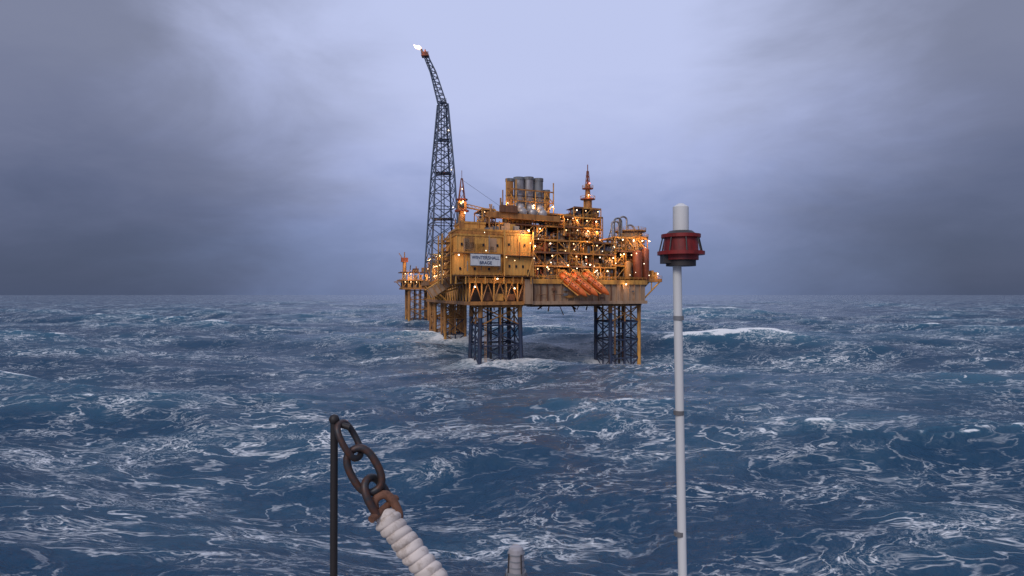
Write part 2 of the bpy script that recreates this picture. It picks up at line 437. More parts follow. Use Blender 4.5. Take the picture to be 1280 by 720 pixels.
# ---- small lattice/column towers on top
vt = Part("vent_mast", platform)
A, Bb = 52.8, 15
vt.tube((A, Bb, 56), (A, Bb, 71), 2.0, 'ochre', 16); vt.tube((A, Bb, 71), (A, Bb, 78), 1.3, 'ochre', 14, r2=1.0)
for z, r in ((64, 3.2), (70.5, 3.5), (75.5, 2.6)):
    vt.tube((A, Bb, z), (A, Bb, z+.4), r, 'rust', 16)
    c = Lc((A, Bb, z+.4))
    for i in range(12):
        t = i*math.pi/6; t2 = t+math.pi/6; q = c+Vector((math.cos(t), math.sin(t), 0))*r; q2 = c+Vector((math.cos(t2), math.sin(t2), 0))*r
        vt.tube(q, q+Vector((0, 0, 1.2)), .08, 'yellow', 4, world=True); vt.tube(q+Vector((0, 0, 1.2)), q2+Vector((0, 0, 1.2)), .08, 'yellow', 4, world=True)
for sx, sy in ((-1, -1), (1, -1), (1, 1), (-1, 1)):
    vt.tube((A+sx*1.0, Bb+sy*1.0, 76), (A+sx*.35, Bb+sy*.35, 84), .16, 'rust')
    for k in range(4):
        z = 76+k*2; f = 1-.16*k
        vt.tube((A+sx*f, Bb+sy*f, z), (A-sy*f, Bb+sx*f, z+2), .1, 'rust', 4)
vt.tube((A, Bb, 78), (A, Bb, 87), .22, 'rust')
for dx in (-2.6, 2.6): vt.tube((A+dx, Bb, 50), (A+dx*.8, Bb, 71), .22, 'yellow')
lampat(vt, A, Bb-2.2, 78, .5, 'lampr', 0); lampat(vt, A-1, Bb-3.2, 72.3, .35, 'lampw', 500)
lampat(vt, A+1, Bb-3.2, 65.8, .35, 'lamp', 500)
vt.build()

cr = Part("pedestal_crane", platform)
A, Bb = -10.0, 24
cr.tube((A, Bb, 32), (A, Bb, 62), 1.5, 'ochre', 16); cr.tube((A, Bb, 62), (A, Bb, 62.6), 3.1, 'rust', 16)
cr.box(A-2, A+2, Bb-1.8, Bb+1.8, 62.6, 66.3, 'ochre'); cr.box(A-1.4, A+.6, Bb-2.2, Bb-1.82, 63.6, 65.6, 'glass')
cr.tube((A, Bb, 67), (A, Bb, 67.5), 2.6, 'rust', 14)
for sx, sy in ((-1, -1), (1, -1), (1, 1), (-1, 1)):
    cr.tube((A+sx*1.5, Bb+sy*1.5, 66), (A+sx*.3, Bb+sy*.3, 76.5), .2, 'rust')
    cr.tube((A+sx*1.5, Bb+sy*1.5, 66.5), (A-sy*1.0, Bb+sx*1.0, 70), .12, 'rust', 4); cr.tube((A+sx*1.0, Bb+sy*1.0, 70), (A-sy*.6, Bb+sx*.6, 74), .12, 'rust', 4)
cr.tube((A, Bb, 76), (A, Bb, 80), .12, 'rust')
b0 = Vector((A+2, Bb, 64)); b1 = Vector((A+26, Bb-4, 60.5))
for sy, sz in ((-.8, 0), (.8, 0), (0, 1.5)):
    off = Vector((0, sy, sz)); cr.tube(b0+off, b1+off*.5, .2, 'yellow')
for k in range(14):
    t0, t1 = k/14, (k+1)/14; s0 = 1-.5*t0; s1 = 1-.5*t1
    cr.tube(b0.lerp(b1, t0)+Vector((0, -.8*s0, 0)), b0.lerp(b1, t1)+Vector((0, 0, 1.5*s1)), .1, 'yellow', 4)
    cr.tube(b0.lerp(b1, t0)+Vector((0, 0, 1.5*s0)), b0.lerp(b1, t1)+Vector((0, -.8*s1, 0)), .1, 'yellow', 4)
cr.tube((A, Bb, 76), tuple(b1), .07, 'dark', 4)
lampat(cr, A, Bb-2.6, 66.2, .5, 'lamp', 900); lampat(cr, A+.8, Bb-3.2, 61.4, .5, 'lamp', 700)
lampat(cr, A, Bb-.3, 72, .4, 'lampw')
cr.build()

fl = Part("floodlights", platform)
for (a, b, z, w) in ((10.5, -15.2, 51.0, 3800), (13.6, -15, 45, 700), (-19, -15, 40.6, 400), (-3, -15, 32.0, 400), (-12, -13, 29, 500), (5, -13, 28.5, 500), (20, -13, 37, 900), (30, -13, 38, 900), (41, -13, 38.5, 900), (50, -13, 36, 900), (60, -13, 30.5, 400), (-15, 30, 37, 900), (-15, 60, 38, 900), (-15, 85, 38, 900), (80, -9.6, 35.5, 400)):
    lampat(fl, a, b, z, .42, 'lamp' if w > 650 else 'lampw', w)
for k in range(30):
    a = uni(-12, 76); fl.sphere((a, uni(-11.5, -10.4) if a > 14 else -14.9, uni(33.5, 50) if a < 62 else uni(33, 49)), uni(.14, .24), random.choice(['lamp', 'lampw', 'lampw']))
fl.build()
for k, (c, w) in enumerate(LIGHTS):
    l = bpy.data.lights.new("work_lamp", 'POINT'); l.energy = w*.62; l.color = (1.0, 0.58, 0.25); l.shadow_soft_size = 0.35
    o = bpy.data.objects.new("work_lamp", l); o.location = c; scene.collection.objects.link(o); o.parent = platform

# ------------------------------------------------------------------ flare tower
flare = empty("flare_tower")
ft = Part("lattice", flare, Wc)
cx, cy = -33.3, 296.0
def half(z):
    if z < 84: return 7.4+(4.6-7.4)*(z-31.8)/(84-31.8)
    return 4.6+(2.0-4.6)*(z-84)/(118-84)
zl = [31.8]
while zl[-1] < 117: zl.append(min(118, zl[-1]+max(4.5, half(zl[-1])*1.35)))
sg4 = ((-1, -1), (1, -1), (1, 1), (-1, 1))
def cpt(i, z):
    h = half(z)
    x, y = sg4[i]; c_, s_ = math.cos(.35), math.sin(.35)
    return (cx+(x*c_-y*s_)*h, cy+(x*s_+y*c_)*h, z)
for z0, z1 in zip(zl[:-1], zl[1:]):
    for i in range(4):
        j = (i+1) % 4
        ft.tube(cpt(i, z0), cpt(i, z1), .42, 'bluegrey', 8); ft.tube(cpt(i, z1), cpt(j, z1), .2, 'bluegrey')
        ft.tube(cpt(i, z0), cpt(j, z1), .18, 'bluegrey'); ft.tube(cpt(j, z0), cpt(i, z1), .18, 'bluegrey')
for dx in (-.7, .7): ft.tube((cx+dx, cy, 32), (cx+dx, cy, 118), .25, 'bluegrey')
for z in (45, 62, 84, 100, 118): ft.box(cx-half(z)*.9, cx+half(z)*.9, cy-half(z)*.9, cy+half(z)*.9, z, z+.2, 'bluegrey'); ft.rail([(cx-half(z), cy-half(z)-.6, z+.2), (cx+half(z), cy-half(z)-.6, z+.2)], 'bluegrey')
s0 = Vector((cx, cy, 117)); s1 = Vector((-37.6, cy-1, 132)); s2 = Vector((-41.2, cy-2, 140))
def bp(t):
    return s0.lerp(s1, t/.65) if t < .65 else s1.lerp(s2, (t-.65)/.35)
nb = 9
for k in range(nb):
    t0, t1 = k/nb, (k+1)/nb; h0, h1 = 2.1-1.1*t0, 2.1-1.1*t1
    for i in range(4):
        x, y = sg4[i]; j = (i+1) % 4; x2, y2 = sg4[j]
        a_, b_ = bp(t0)+Vector((x*h0, y*h0, 0)), bp(t1)+Vector((x*h1, y*h1, 0)); c_ = bp(t1)+Vector((x2*h1, y2*h1, 0))
        ft.tube(a_, b_, .3, 'bluegrey'); ft.tube(a_, c_, .16, 'bluegrey'); ft.tube(b_, c_, .16, 'bluegrey')
ft.tube(s0, s2, .3, 'bluegrey', 8)
ft.box(-43.2, -39.6, cy-3.8, cy-.2, 139.6, 140.2, 'rust'); ft.box(-42.6, -40.2, cy-3.2, cy-.8, 140.2, 141.6, 'rust')
ft.rail([(-43.2, cy-3.8, 140.2), (-39.6, cy-3.8, 140.2)], 'rust'); ft.rail([(-43.2, cy-.2, 140.2), (-43.2, cy-3.8, 140.2)], 'rust')
ft.tube((-42.2, cy-2, 140), (-43.4, cy-2, 143.2), .5, 'dark', 8); ft.tube((-41, cy-2, 140), (-41.6, cy-2, 143), .35, 'rust', 8)
for z in (66, 84, 103): ft.sphere((cx+half(z), cy-half(z), z+1), .3, 'lampw', world=True)
ft.build()
fm = Part("flame", flare, Wc)
prev = Vector((-43.5, cy-2, 143.2)); rr = .5
for k, (dx, dz, r) in enumerate(((-.5, .5, .9), (-.8, .3, 1.0), (-.8, .2, .8), (-.8, .5, .45), (-.6, .6, .1))):
    nx = prev+Vector((dx, 0, dz)); fm.tube(prev, nx, rr, 'flame', 10, r2=r, world=True); prev, rr = nx, r
fm.build()
fll = bpy.data.lights.new("flare_light", 'POINT'); fll.energy = 2500; fll.color = (1, .6, .35); fll.shadow_soft_size = 1.0
fo = bpy.data.objects.new("flare_light", fll); fo.location = (-45.5, cy-4.2, 144.5); scene.collection.objects.link(fo); fo.parent = flare

# ------------------------------------------------------------------ far wellhead platform + bridge
wp = empty("wellhead_platform")
W0 = Vector((-84.5, 545, 0))
def Wl(p): return W0+Vector((0.95, 0.3, 0))*p[0]*1.13+Vector((-.3, .95, 0))*p[1]*1.13+Vector((0, 0, p[2]*1.08))
jacket("jacket", wp, 1, 0, 7.6, 28, 6, ['yellow', 'ochre', 'ochre', 'yellow'], 2, fr=Wl, cm=['ochre', 'brown', 'yellow'], lr=1.2, batter=0)
w = Part("topside", wp, Wl)
w.box(-12, 15, -10, 10, 28, 29.5, 'ochre'); w.box(-14, 15, -11, 10, 35, 36, 'ochre'); w.box(-11, 14, -8, 9, 29.5, 35, 'dark'); w.box(-13, 14, -9, 9, 41.5, 42.2, 'brown')
for z0, z1 in ((29.5, 35), (36, 41.5)):
    a = -12
    while a < 14:
        w.tube((a, -10, z0), (a, -10, z1), .35, 'yellow'); w.tube((a, -10, z0), (a+4.3, -10, z1), .22, 'yellow')
        w.box(a+.5, a+uni(2, 4), -9, -6, z0, z0+uni(2, 5), random.choice(['ochre', 'wall', 'brown', 'grey', 'beige']))
        if rnd() < .7: w.sphere((a+2, -10.6, z1-1), .4, 'lamp')
        a += 4.3
w.rail([(-14, -11, 36), (15, -11, 36)]); w.rail([(-13, -9, 42.2), (14, -9, 42.2)])
w.tube((-10, -6, 36), (-10, -6, 50), 1.6, 'ochre', 12); w.box(-12.5, -7.5, -8, -4, 50, 53.5, 'rust'); w.tube((-10, -6, 53), (-10, -6, 58), .5, 'ochre'); w.tube((-11, -6, 52), (-14.5, -8, 57), .35, 'yellow')
for k in range(14):
    a = uni(-6, 14); w.tube((a, uni(-8, 4), 42), (a, -2, uni(44, 48)), uni(.2, .5), random.choice(['ochre', 'yellow', 'grey']))
for a in (-3, 4, 9): w.box(a, a+4, -6, 0, 42.2, uni(44.5, 47), random.choice(['wall', 'ochre', 'brown']))
w.tube((-12, -9, 28.5), (-17, -12, 34), .4, 'yellow'); w.box(-18, -12.1, -12, -6, 33.6, 34.3, 'ochre')
w.build()
for (x, y, z) in ((-6, -13, 38), (6, -13, 38), (-9, -13, 48)):
    l = bpy.data.lights.new("work_lamp", 'POINT'); l.energy = 1700; l.color = (1, .6, .28); l.shadow_soft_size = .4
    o = bpy.data.objects.new("work_lamp", l); o.location = Wl((x, y, z)); scene.collection.objects.link(o); o.parent = wp
br = empty("connecting_bridge")
bg = Part("truss", br, Wc)
B0 = Wl((13, -6, 29.5)); B1 = Lc((-8, 114.5, 27.5))
for sx in (-1.6, 1.6):
    for hz in (0, 3.6): bg.tube(B0+Vector((sx, 0, hz)), B1+Vector((sx, 0, hz)), .28, 'yellow')
    n = 30
    for k in range(n):
        p, q = B0.lerp(B1, k/n), B0.lerp(B1, (k+1)/n); f = (0, 3.6) if k % 2 else (3.6, 0)
        bg.tube(p+Vector((sx, 0, f[0])), q+Vector((sx, 0, f[1])), .16, 'yellow')
bg.tube(B0+Vector((0, 0, .3)), B1+Vector((0, 0, .3)), 1.2, 'brown', 4)
bg.build()

# ------------------------------------------------------------------ lifeboats
def loft(name, parent, secs, mat, mtx):
    n = 16; vs = []; fs = []
    for (x, wy, zt, zb) in secs:
        for i in range(n):
            t = 2*math.pi*i/n; c, s_ = math.cos(t), math.sin(t)
            y = math.copysign(abs(c)**.8, c)*wy; z = (s_**.9*zt if s_ > 0 else -abs(s_)**1.2*zb)
            vs.append((x, y, z))
    k = len(secs)
    for a_ in range(k-1):
        for i in range(n):
            j = (i+1) % n; fs.append((a_*n+i, (a_+1)*n+i, (a_+1)*n+j, a_*n+j))
    fs.append(tuple(range(n))); fs.append(tuple(range((k-1)*n, k*n))[::-1])
    me = bpy.data.meshes.new(name); me.from_pydata(vs, [], fs); me.materials.append(mat); me.update()
    me.polygons.foreach_set("use_smooth", [True]*len(fs))
    o = bpy.data.objects.new(name, me); scene.collection.objects.link(o); o.parent = parent; o.matrix_local = mtx
    return o
def lifeboat(c, dirh, tilt, L=13.0):
    e = empty("lifeboat"); e.matrix_world = Matrix.Translation(c) @ Matrix.Rotation(dirh, 4, 'Z') @ Matrix.Rotation(tilt, 4, 'Y')
    I = Matrix.Identity(4)
    h = L/2
    loft("hull", e, [(-h, .9, .9, .8), (-h*.85, 1.45, 1.3, 1.2), (-h*.4, 1.75, 1.55, 1.5), (h*.2, 1.75, 1.5, 1.5), (h*.6, 1.4, 1.25, 1.2), (h*.85, .8, .8, .7), (h, .15, .2, .2)], M['orange'], I)
    p = Part("fittings", e, Wc)
    loft("steering_cupola", e, [(-h*.95, .5, .3, .2), (-h*.85, .85, .9, .4), (-h*.55, .85, .95, .4), (-h*.42, .5, .3, .2)], M['orange'], Matrix.Translation((0, 0, 1.35)))
    for y in (-1.78, 1.78):
        p.box(-h*.8, h*.55, y-.06, y+.06, -.15, .1, 'rust')
        for k in range(5): p.box(-h*.55+k*1.7, -h*.55+k*1.7+.6, y*.93-.08, y*.93+.08, .5, .85, 'glass')
    p.box(-h*.5, -h*.45, -.6, .6, 1.7, 2.05, 'glass')
    for y in (-.9, .9): p.tube((-h*.4, y, 1.5), (h*.5, y, 1.35), .06, 'yellow', 4)
    p.tube((-h*1.0, 0, -.9), (-h*1.1, 0, -.9), .5, 'dark', 10)
    p.box(-h*.8, h*.6, -.15, .15, -1.75, -1.3, 'orange')
    p.build()
    return e
dirw = math.atan2(-.42, .86)
for i, (a, b, z) in enumerate(((31.5, -15.5, 29.6), (37.2, -15.2, 29.8), (43.0, -15.0, 30.2))):
    lifeboat(Lc((a, b, z)), dirw, rad(38), 14.5)
sk = Part("lifeboat_skids", platform, Wc)
dh = Vector((math.cos(dirw), math.sin(dirw), 0)); side = Vector((-dh.y, dh.x, 0)); dn = dh*math.cos(rad(38))-Vector((0, 0, 1))*math.sin(rad(38)); upv = side.cross(dn)*-1
if upv.z < 0: upv = -upv
for (a, b, z) in ((31.5, -15.5, 29.6), (37.2, -15.2, 29.8), (43.0, -15.0, 30.2)):
    c = Lc((a, b, z))
    for sgn in (-1, 1):
        p0 = c-dn*7.5+side*1.5*sgn-upv*1.7; p1 = c+dn*4.5+side*1.5*sgn-upv*1.7
        sk.tube(p0, p1, .25, 'yellow', 6)
        sk.tube(c-dn*7.5+side*1.9*sgn+upv*2.2, c-dn*1+side*1.9*sgn+upv*2.2, .2, 'yellow', 6)
        for t in (-7.3, -4.3, -1.2): sk.tube(c+dn*t+side*1.9*sgn-upv*1.7, c+dn*t+side*1.9*sgn+upv*2.2, .18, 'yellow', 6)
    sk.tube(c-dn*7.3-side*1.9+upv*2.2, c-dn*7.3+side*1.9+upv*2.2, .2, 'yellow'); sk.tube(c-dn*1.2-side*1.9+upv*2.2, c-dn*1.2+side*1.9+upv*2.2, .2, 'yellow')
    q = c-dn*2-upv*1.9; sk.tube(q, q+V*6, .3, 'ochre'); q = c-dn*6-upv*1.9; sk.tube(q, q+V*6, .3, 'ochre')
sk.build()
ch = Part("evacuation_chute", platform, Wc)
cc = Vector((-27.5, 246, 29.6)); dd = Vector((-.78, -.18, -.52)).normalized(); sd = dd.cross(Vector((0, 0, 1))).normalized(); uu = sd.cross(dd)
def obox(p, c, lx, ly, lz, mat):
    vs = [c+dd*x*lx/2+sd*y*ly/2+uu*z*lz/2 for z in (-1, 1) for x, y in ((-1, -1), (1, -1), (1, 1), (-1, 1))]
    p.add(vs, [(3, 2, 1, 0), (4, 5, 6, 7), (0, 1, 5, 4), (1, 2, 6, 5), (2, 3, 7, 6), (3, 0, 4, 7)], mat)
obox(ch, cc, 13, 3.4, 3.6, 'beige')
for k in range(7): obox(ch, cc+dd*(-6+k*2), .35, 3.8, 4.0, 'ochre')
for t in (-5, 0, 4): ch.tube(cc+dd*t-uu*1.8, cc+dd*t+Vector((9, 2, 1)), .3, 'yellow');
for s_ in (-1, 1): ch.tube(cc+dd*7+uu*2.2+sd*1.8*s_, cc-dd*8+uu*2.2+sd*1.8*s_, .22, 'yellow')
ch.build()

# ------------------------------------------------------------------ sea
NW = 100
lam = np.geomspace(1.3, 210, NW)
kw = 2*np.pi/lam
slope = 0.034*np.where(lam > 38, 1.62, 1.0)*np.where(lam < 12, .85, 1.0)*np.where(lam > 130, .7, 1)
Aw = slope/kw
spread = np.where(lam > 38, .32, np.where(lam > 12, .55, 1.0))
def waves(seed):
    rng = np.random.default_rng(seed)
    return rad(-103)+rng.normal(0, 1, NW)*spread, rng.uniform(0, 2*np.pi, NW)
def hgt(ang, ph, X, Y):
    h = np.zeros_like(X)
    for i in range(NW):
        if lam[i] > 18: h += Aw[i]*np.cos(kw[i]*(np.cos(ang[i])*X+np.sin(ang[i])*Y)+ph[i])
    return h
# pick the sea state: a trough at the front leg, swell rising behind it, no wall of water close by
tY = np.linspace(90, 238, 50)
best = None
for seed in range(1, 500):
    ang, ph = waves(seed); pen = 0
    for sx, base in ((-.062, .106), (-.027, .106), (.012, .106), (.14, .0885), (.20, .0885)):
        h = hgt(ang, ph, sx*tY, tY); pen += np.maximum(0, h-(26-tY*base-.3)).sum()*.6
    pen += abs(hgt(ang, ph, np.array([-8., -2, 5]), np.array([241., 241, 245])).mean()-.3)*1.5
    pen += max(0, 1.5-hgt(ang, ph, np.array([-34., -28]), np.array([318., 318])).mean())
    pen += max(0, 1-hgt(ang, ph, np.array([-70., -60]), np.array([440., 440])).mean())*.7
    gx, gy = np.meshgrid(np.linspace(-20, 20, 5), np.linspace(62, 90, 6))
    pen += np.maximum(0, hgt(ang, ph, gx, gy)-1.8).sum()*.12
    # a visible swell crest in the middle distance (about 130-150 m)
    pen += max(0, 4.5-hgt(ang, ph, np.array([-5., 5, 15]), np.array([138., 138, 140])).mean())*.8
    if best is None or pen < best[0]: best = (pen, seed)
print("SEA seed", best)
def build_sea():
    ang, ph = waves(best[1])
    th = np.concatenate([np.linspace(-46, 46, 780), np.linspace(46, 314, 70)[1:-1]])
    th = np.radians(th)
    r = np.concatenate([np.geomspace(16, 46, 30)[:-1], np.geomspace(46, 800, 790)[:-1], np.geomspace(800, 30000, 230)])
    nr, nt_ = len(r), len(th)
    R, T = np.meshgrid(r, th, indexing='ij')
    X = (R*np.sin(T)).ravel(); Y = (R*np.cos(T)).ravel()
    dr = np.gradient(r); dth = np.gradient(th)
    sp = np.maximum(np.repeat(dr[:, None], nt_, 1), R*np.minimum(np.abs(dth), .1)[None, :]*.9).ravel()
    dx = np.zeros_like(X); dy = np.zeros_like(X); dz = np.zeros_like(X)
    jxx = np.zeros_like(X); jyy = np.zeros_like(X); jxy = np.zeros_like(X)
    for i in range(NW):
        wgt = np.clip((lam[i]/sp-2.5)/2.5, 0, 1)
        if wgt.max() <= 0: continue
        cx_, cy_ = np.cos(ang[i]), np.sin(ang[i])
        P = kw[i]*(cx_*X+cy_*Y)+ph[i]
        C = np.cos(P)*wgt*Aw[i]; S = np.sin(P)*wgt*Aw[i]
        dz += C; q = .9
        dx -= q*cx_*S; dy -= q*cy_*S
        jxx -= q*kw[i]*cx_*cx_*C; jyy -= q*kw[i]*cy_*cy_*C; jxy -= q*kw[i]*cx_*cy_*C
    J = (1+jxx)*(1+jyy)-jxy**2
    foam = np.clip((0.62-J)/0.45, 0, 1)
    for (a, b, s_) in ((0, 0, 1), (62, 0, 1), (-5, 72, .8), (-3, 104, .8)):
        c = Lc((a, b, 0)); px, py = X+dx-c.x, Y+dy-c.y
        foam = np.maximum(foam, s_*.72*np.exp(-((px/13)**2+((py+2)/12)**2)))
        foam = np.maximum(foam, s_*.36*np.exp(-(((px-6)/34)**2+((py+12)/20)**2)))
    foam = foam+.13*np.exp(-(((X-20)/130)**2+((Y-310)/70)**2))  # whitish haze around the platform painted into the sea as broad scattered foam
    foam = np.clip(foam, 0, 1)
    co = np.stack([X+dx, Y+dy, dz], 1).astype(np.float32)
    idx = np.arange(nr*nt_).reshape(nr, nt_)
    nx = np.roll(idx, -1, 1)
    q = np.stack([idx[:-1], nx[:-1], nx[1:], idx[1:]], -1).reshape(-1, 4)[:, ::-1]
    me = bpy.data.meshes.new("sea"); nf = len(q)
    me.vertices.add(len(co)); me.vertices.foreach_set("co", co.ravel())
    me.loops.add(nf*4); me.loops.foreach_set("vertex_index", q.ravel().astype(np.int32))
    me.polygons.add(nf); me.polygons.foreach_set("loop_start", (np.arange(nf)*4).astype(np.int32))
    try: me.polygons.foreach_set("loop_total", np.full(nf, 4, np.int32))
    except Exception: pass
    me.polygons.foreach_set("use_smooth", np.ones(nf, bool))
    at = me.attributes.new("foam", 'FLOAT', 'POINT'); at.data.foreach_set("value", foam.astype(np.float32))
    at = me.attributes.new("height", 'FLOAT', 'POINT'); at.data.foreach_set("value", dz.astype(np.float32))
    me.update(calc_edges=True); me.validate()
    ob = bpy.data.objects.new("sea", me); scene.collection.objects.link(ob)
    return ob
sea = build_sea()

m = bpy.data.materials.new("sea_water"); nt, N, L, P = nodes(m)
tc = N.new("ShaderNodeTexCoord")
def math_(op, a, b=None, clamp=False):
    n = N.new("ShaderNodeMath"); n.operation = op; n.use_clamp = clamp
    for i, x in enumerate((a, b)):
        if x is None: continue
        if isinstance(x, (int, float)): n.inputs[i].default_value = x
        else: L.new(x, n.inputs[i])
    return n.outputs[0]
def noise(vec, scale, detail=4, rough=.55, dist=0.0):
    n = N.new("ShaderNodeTexNoise"); n.inputs["Scale"].default_value = scale; n.inputs["Detail"].default_value = detail
    n.inputs["Roughness"].default_value = rough; n.inputs["Distortion"].default_value = dist
    L.new(vec, n.inputs["Vector"]); return n.outputs[0]
def smooth(x, lo, hi):
    n = N.new("ShaderNodeMapRange"); n.interpolation_type = 'SMOOTHSTEP'; L.new(x, n.inputs[0])
    n.inputs[1].default_value = lo; n.inputs[2].default_value = hi; return n.outputs[0]
mp = N.new("ShaderNodeMapping"); mp.inputs["Rotation"].default_value = (0, 0, rad(12)); mp.inputs["Scale"].default_value = (.55, 1.2, .5)
L.new(tc.outputs["Object"], mp.inputs[0])
nw = N.new("ShaderNodeTexNoise"); nw.inputs["Scale"].default_value = .09; nw.inputs["Detail"].default_value = 3; L.new(mp.outputs[0], nw.inputs["Vector"])
vm = N.new("ShaderNodeVectorMath"); vm.operation = 'SUBTRACT'; L.new(nw.outputs["Color"], vm.inputs[0]); vm.inputs[1].default_value = (.5, .5, .5)
vs_ = N.new("ShaderNodeVectorMath"); vs_.operation = 'SCALE'; L.new(vm.outputs[0], vs_.inputs[0]); vs_.inputs["Scale"].default_value = 14
va = N.new("ShaderNodeVectorMath"); va.operation = 'ADD'; L.new(mp.outputs[0], va.inputs[0]); L.new(vs_.outputs[0], va.inputs[1])
wv = va.outputs[0]
def ridge(scale, width, detail=3, rough=.5):
    n = noise(wv, scale, detail, rough)
    a = math_('ABSOLUTE', math_('SUBTRACT', n, .5))
    return math_('SUBTRACT', 1.0, smooth(a, 0.0, width))
fa = N.new("ShaderNodeAttribute"); fa.attribute_name = "foam"; fat = fa.outputs["Fac"]
ha = N.new("ShaderNodeAttribute"); ha.attribute_name = "height"; hat = ha.outputs["Fac"]
mask1 = smooth(noise(mp.outputs[0], .028, 3, .6), .44, .62)
mask2 = smooth(noise(mp.outputs[0], .085, 3, .6), .44, .62)
mk = math_('ADD', math_('MULTIPLY', mask1, .85), .15)
l1 = math_('MULTIPLY', ridge(.11, .020, 4, .6), mk)
l2 = math_('MULTIPLY', ridge(.30, .032, 4, .6), mask2)
l3 = math_('MULTIPLY', ridge(.9, .055, 3, .6), math_('MULTIPLY', mask1, mask2))
fine = smooth(noise(wv, 2.2, 5, .7), .36, .58)
crestf = smooth(math_('ADD', fat, math_('MULTIPLY', math_('SUBTRACT', noise(wv, .8, 6, .7), .5), .95)), .22, .50)
lines = math_('ADD', math_('ADD', math_('MULTIPLY', l1, 1.1), math_('MULTIPLY', l2, .8)), math_('MULTIPLY', l3, .5))
lines = math_('MULTIPLY', lines, math_('ADD', math_('MULTIPLY', fine, .75), .25))
foamf = math_('ADD', lines, crestf, True)
aer_crest_light = math_('ADD', math_('MULTIPLY', mask1, .2), math_('ADD', math_('MULTIPLY', smooth(fat, .0, .5), .55), math_('MULTIPLY', smooth(hat, .5, 7.0), .35)), True)  # aerated water, plus light through the crests painted in as paler teal by height
c1 = N.new("ShaderNodeMix"); c1.data_type = 'RGBA'; c1.inputs[6].default_value = (.011, .056, .118, 1); c1.inputs[7].default_value = (.060, .195, .29, 1)
L.new(aer_crest_light, c1.inputs[0])
c2 = N.new("ShaderNodeMix"); c2.data_type = 'RGBA'; L.new(foamf, c2.inputs[0]); L.new(c1.outputs[2], c2.inputs[6]); c2.inputs[7].default_value = (.84, .87, .90, 1)
L.new(c2.outputs[2], P.inputs["Base Color"])
ro = N.new("ShaderNodeMapRange"); L.new(foamf, ro.inputs[0]); ro.inputs[3].default_value = .17; ro.inputs[4].default_value = .8
L.new(ro.outputs[0], P.inputs["Roughness"]); P.inputs["IOR"].default_value = 1.33
bsum = math_('ADD', math_('MULTIPLY', noise(tc.outputs["Object"], .55, 5, .62, .4), 1.0), math_('MULTIPLY', noise(tc.outputs["Object"], 2.6, 4, .6), .22))
bsum = math_('ADD', bsum, math_('MULTIPLY', foamf, .12))
bu = N.new("ShaderNodeBump"); bu.inputs["Strength"].default_value = .8; bu.inputs["Distance"].default_value = 1.0
L.new(bsum, bu.inputs["Height"]); L.new(bu.outputs[0], P.inputs["Normal"])
sea.data.materials.append(m)

# ------------------------------------------------------------------ vessel we stand on
ship = empty("ship")
sp_ = Part("hull_and_deck", ship, Wc)
sp_.box(-14, 14, -60, 7.6, -6, 21.9, 'navy'); sp_.box(-13.8, 13.8, -59.8, 7.4, 21.9, 22.0, 'grey')
sp_.build()

def curve(name, parent, pts, r, mat, closed=False, res=8):
    cu = bpy.data.curves.new(name, 'CURVE'); cu.dimensions = '3D'; cu.bevel_depth = r; cu.bevel_resolution = 4; cu.use_fill_caps = True
    s = cu.splines.new('NURBS' if not closed else 'POLY'); s.points.add(len(pts)-1)
    for i, p in enumerate(pts): s.points[i].co = (*p, 1)
    s.use_cyclic_u = closed
    if not closed: s.order_u = 3; s.use_endpoint_u = True
    cu.materials.append(mat)
    o = bpy.data.objects.new(name, cu); scene.collection.objects.link(o); o.parent = parent
    for sp2 in cu.splines: sp2.use_smooth = True
    return o
def oval(c, ax, side, l, w, n=36):
    pts = []
    for i in range(n):
        t = 2*math.pi*i/n; x = math.cos(t); y = math.sin(t)
        pts.append(c+ax*(math.copysign(abs(x)**.8, x)*l/2)+side*(math.copysign(abs(y)**.8, y)*w/2))
    return pts
galv = paint("chain_steel", (.055, .055, .06), (.16, .06, .03), 30, rough=.5, metal=.5, amount=.5, streak=False)
rusty = paint("rusty_thimble", (.22, .10, .06), (.08, .035, .02), 40, rough=.8, amount=.6, streak=False)
ropem = paint("white_serving", (.68, .60, .55), (.33, .26, .21), 25, rough=.85, amount=.35, streak=False)
def F(px, py, y=2.0): s = 772/y; return Vector(((px-640)/s, y, 26-(py-368)/s))
lash = empty("mooring_line_shackle")
ax = (F(486, 640)-F(446, 566)).normalized(); sd2 = ax.cross(Vector((0, 1, 0))).normalized(); yv = Vector((0, 1, 0))
curve("chain_link_1", lash, oval(F(437, 550), ax, (sd2*.35+yv*.94).normalized(), .125, .07), .0105, galv, True)
curve("chain_link_2", lash, oval(F(456, 587), ax, (sd2*.97+yv*.2).normalized(), .150, .085), .0125, galv, True)
c = F(471, 617); sdir = (sd2*.5+yv*.86).normalized()
pts = [c+ax*.055-sdir*.038, c+ax*.0-sdir*.042, c-ax*.045-sdir*.03, c-ax*.06, c-ax*.045+sdir*.03, c+ax*.0+sdir*.042, c+ax*.055+sdir*.038]
curve("shackle_bow", lash, pts, .013, galv)
curve("shackle_pin", lash, [c+ax*.052-sdir*.065, c+ax*.052, c+ax*.052+sdir*.065], .012, rusty)
curve("thimble", lash, oval(F(484, 637), ax, (sd2*.95+yv*.3).normalized(), .105, .062), .014, rusty, True)
p0, p1, p2 = F(478, 640, 2.0), F(542, 722, 1.95), F(640, 840, 1.9)
nL, nA = 520, 28; vs = []; fs = []
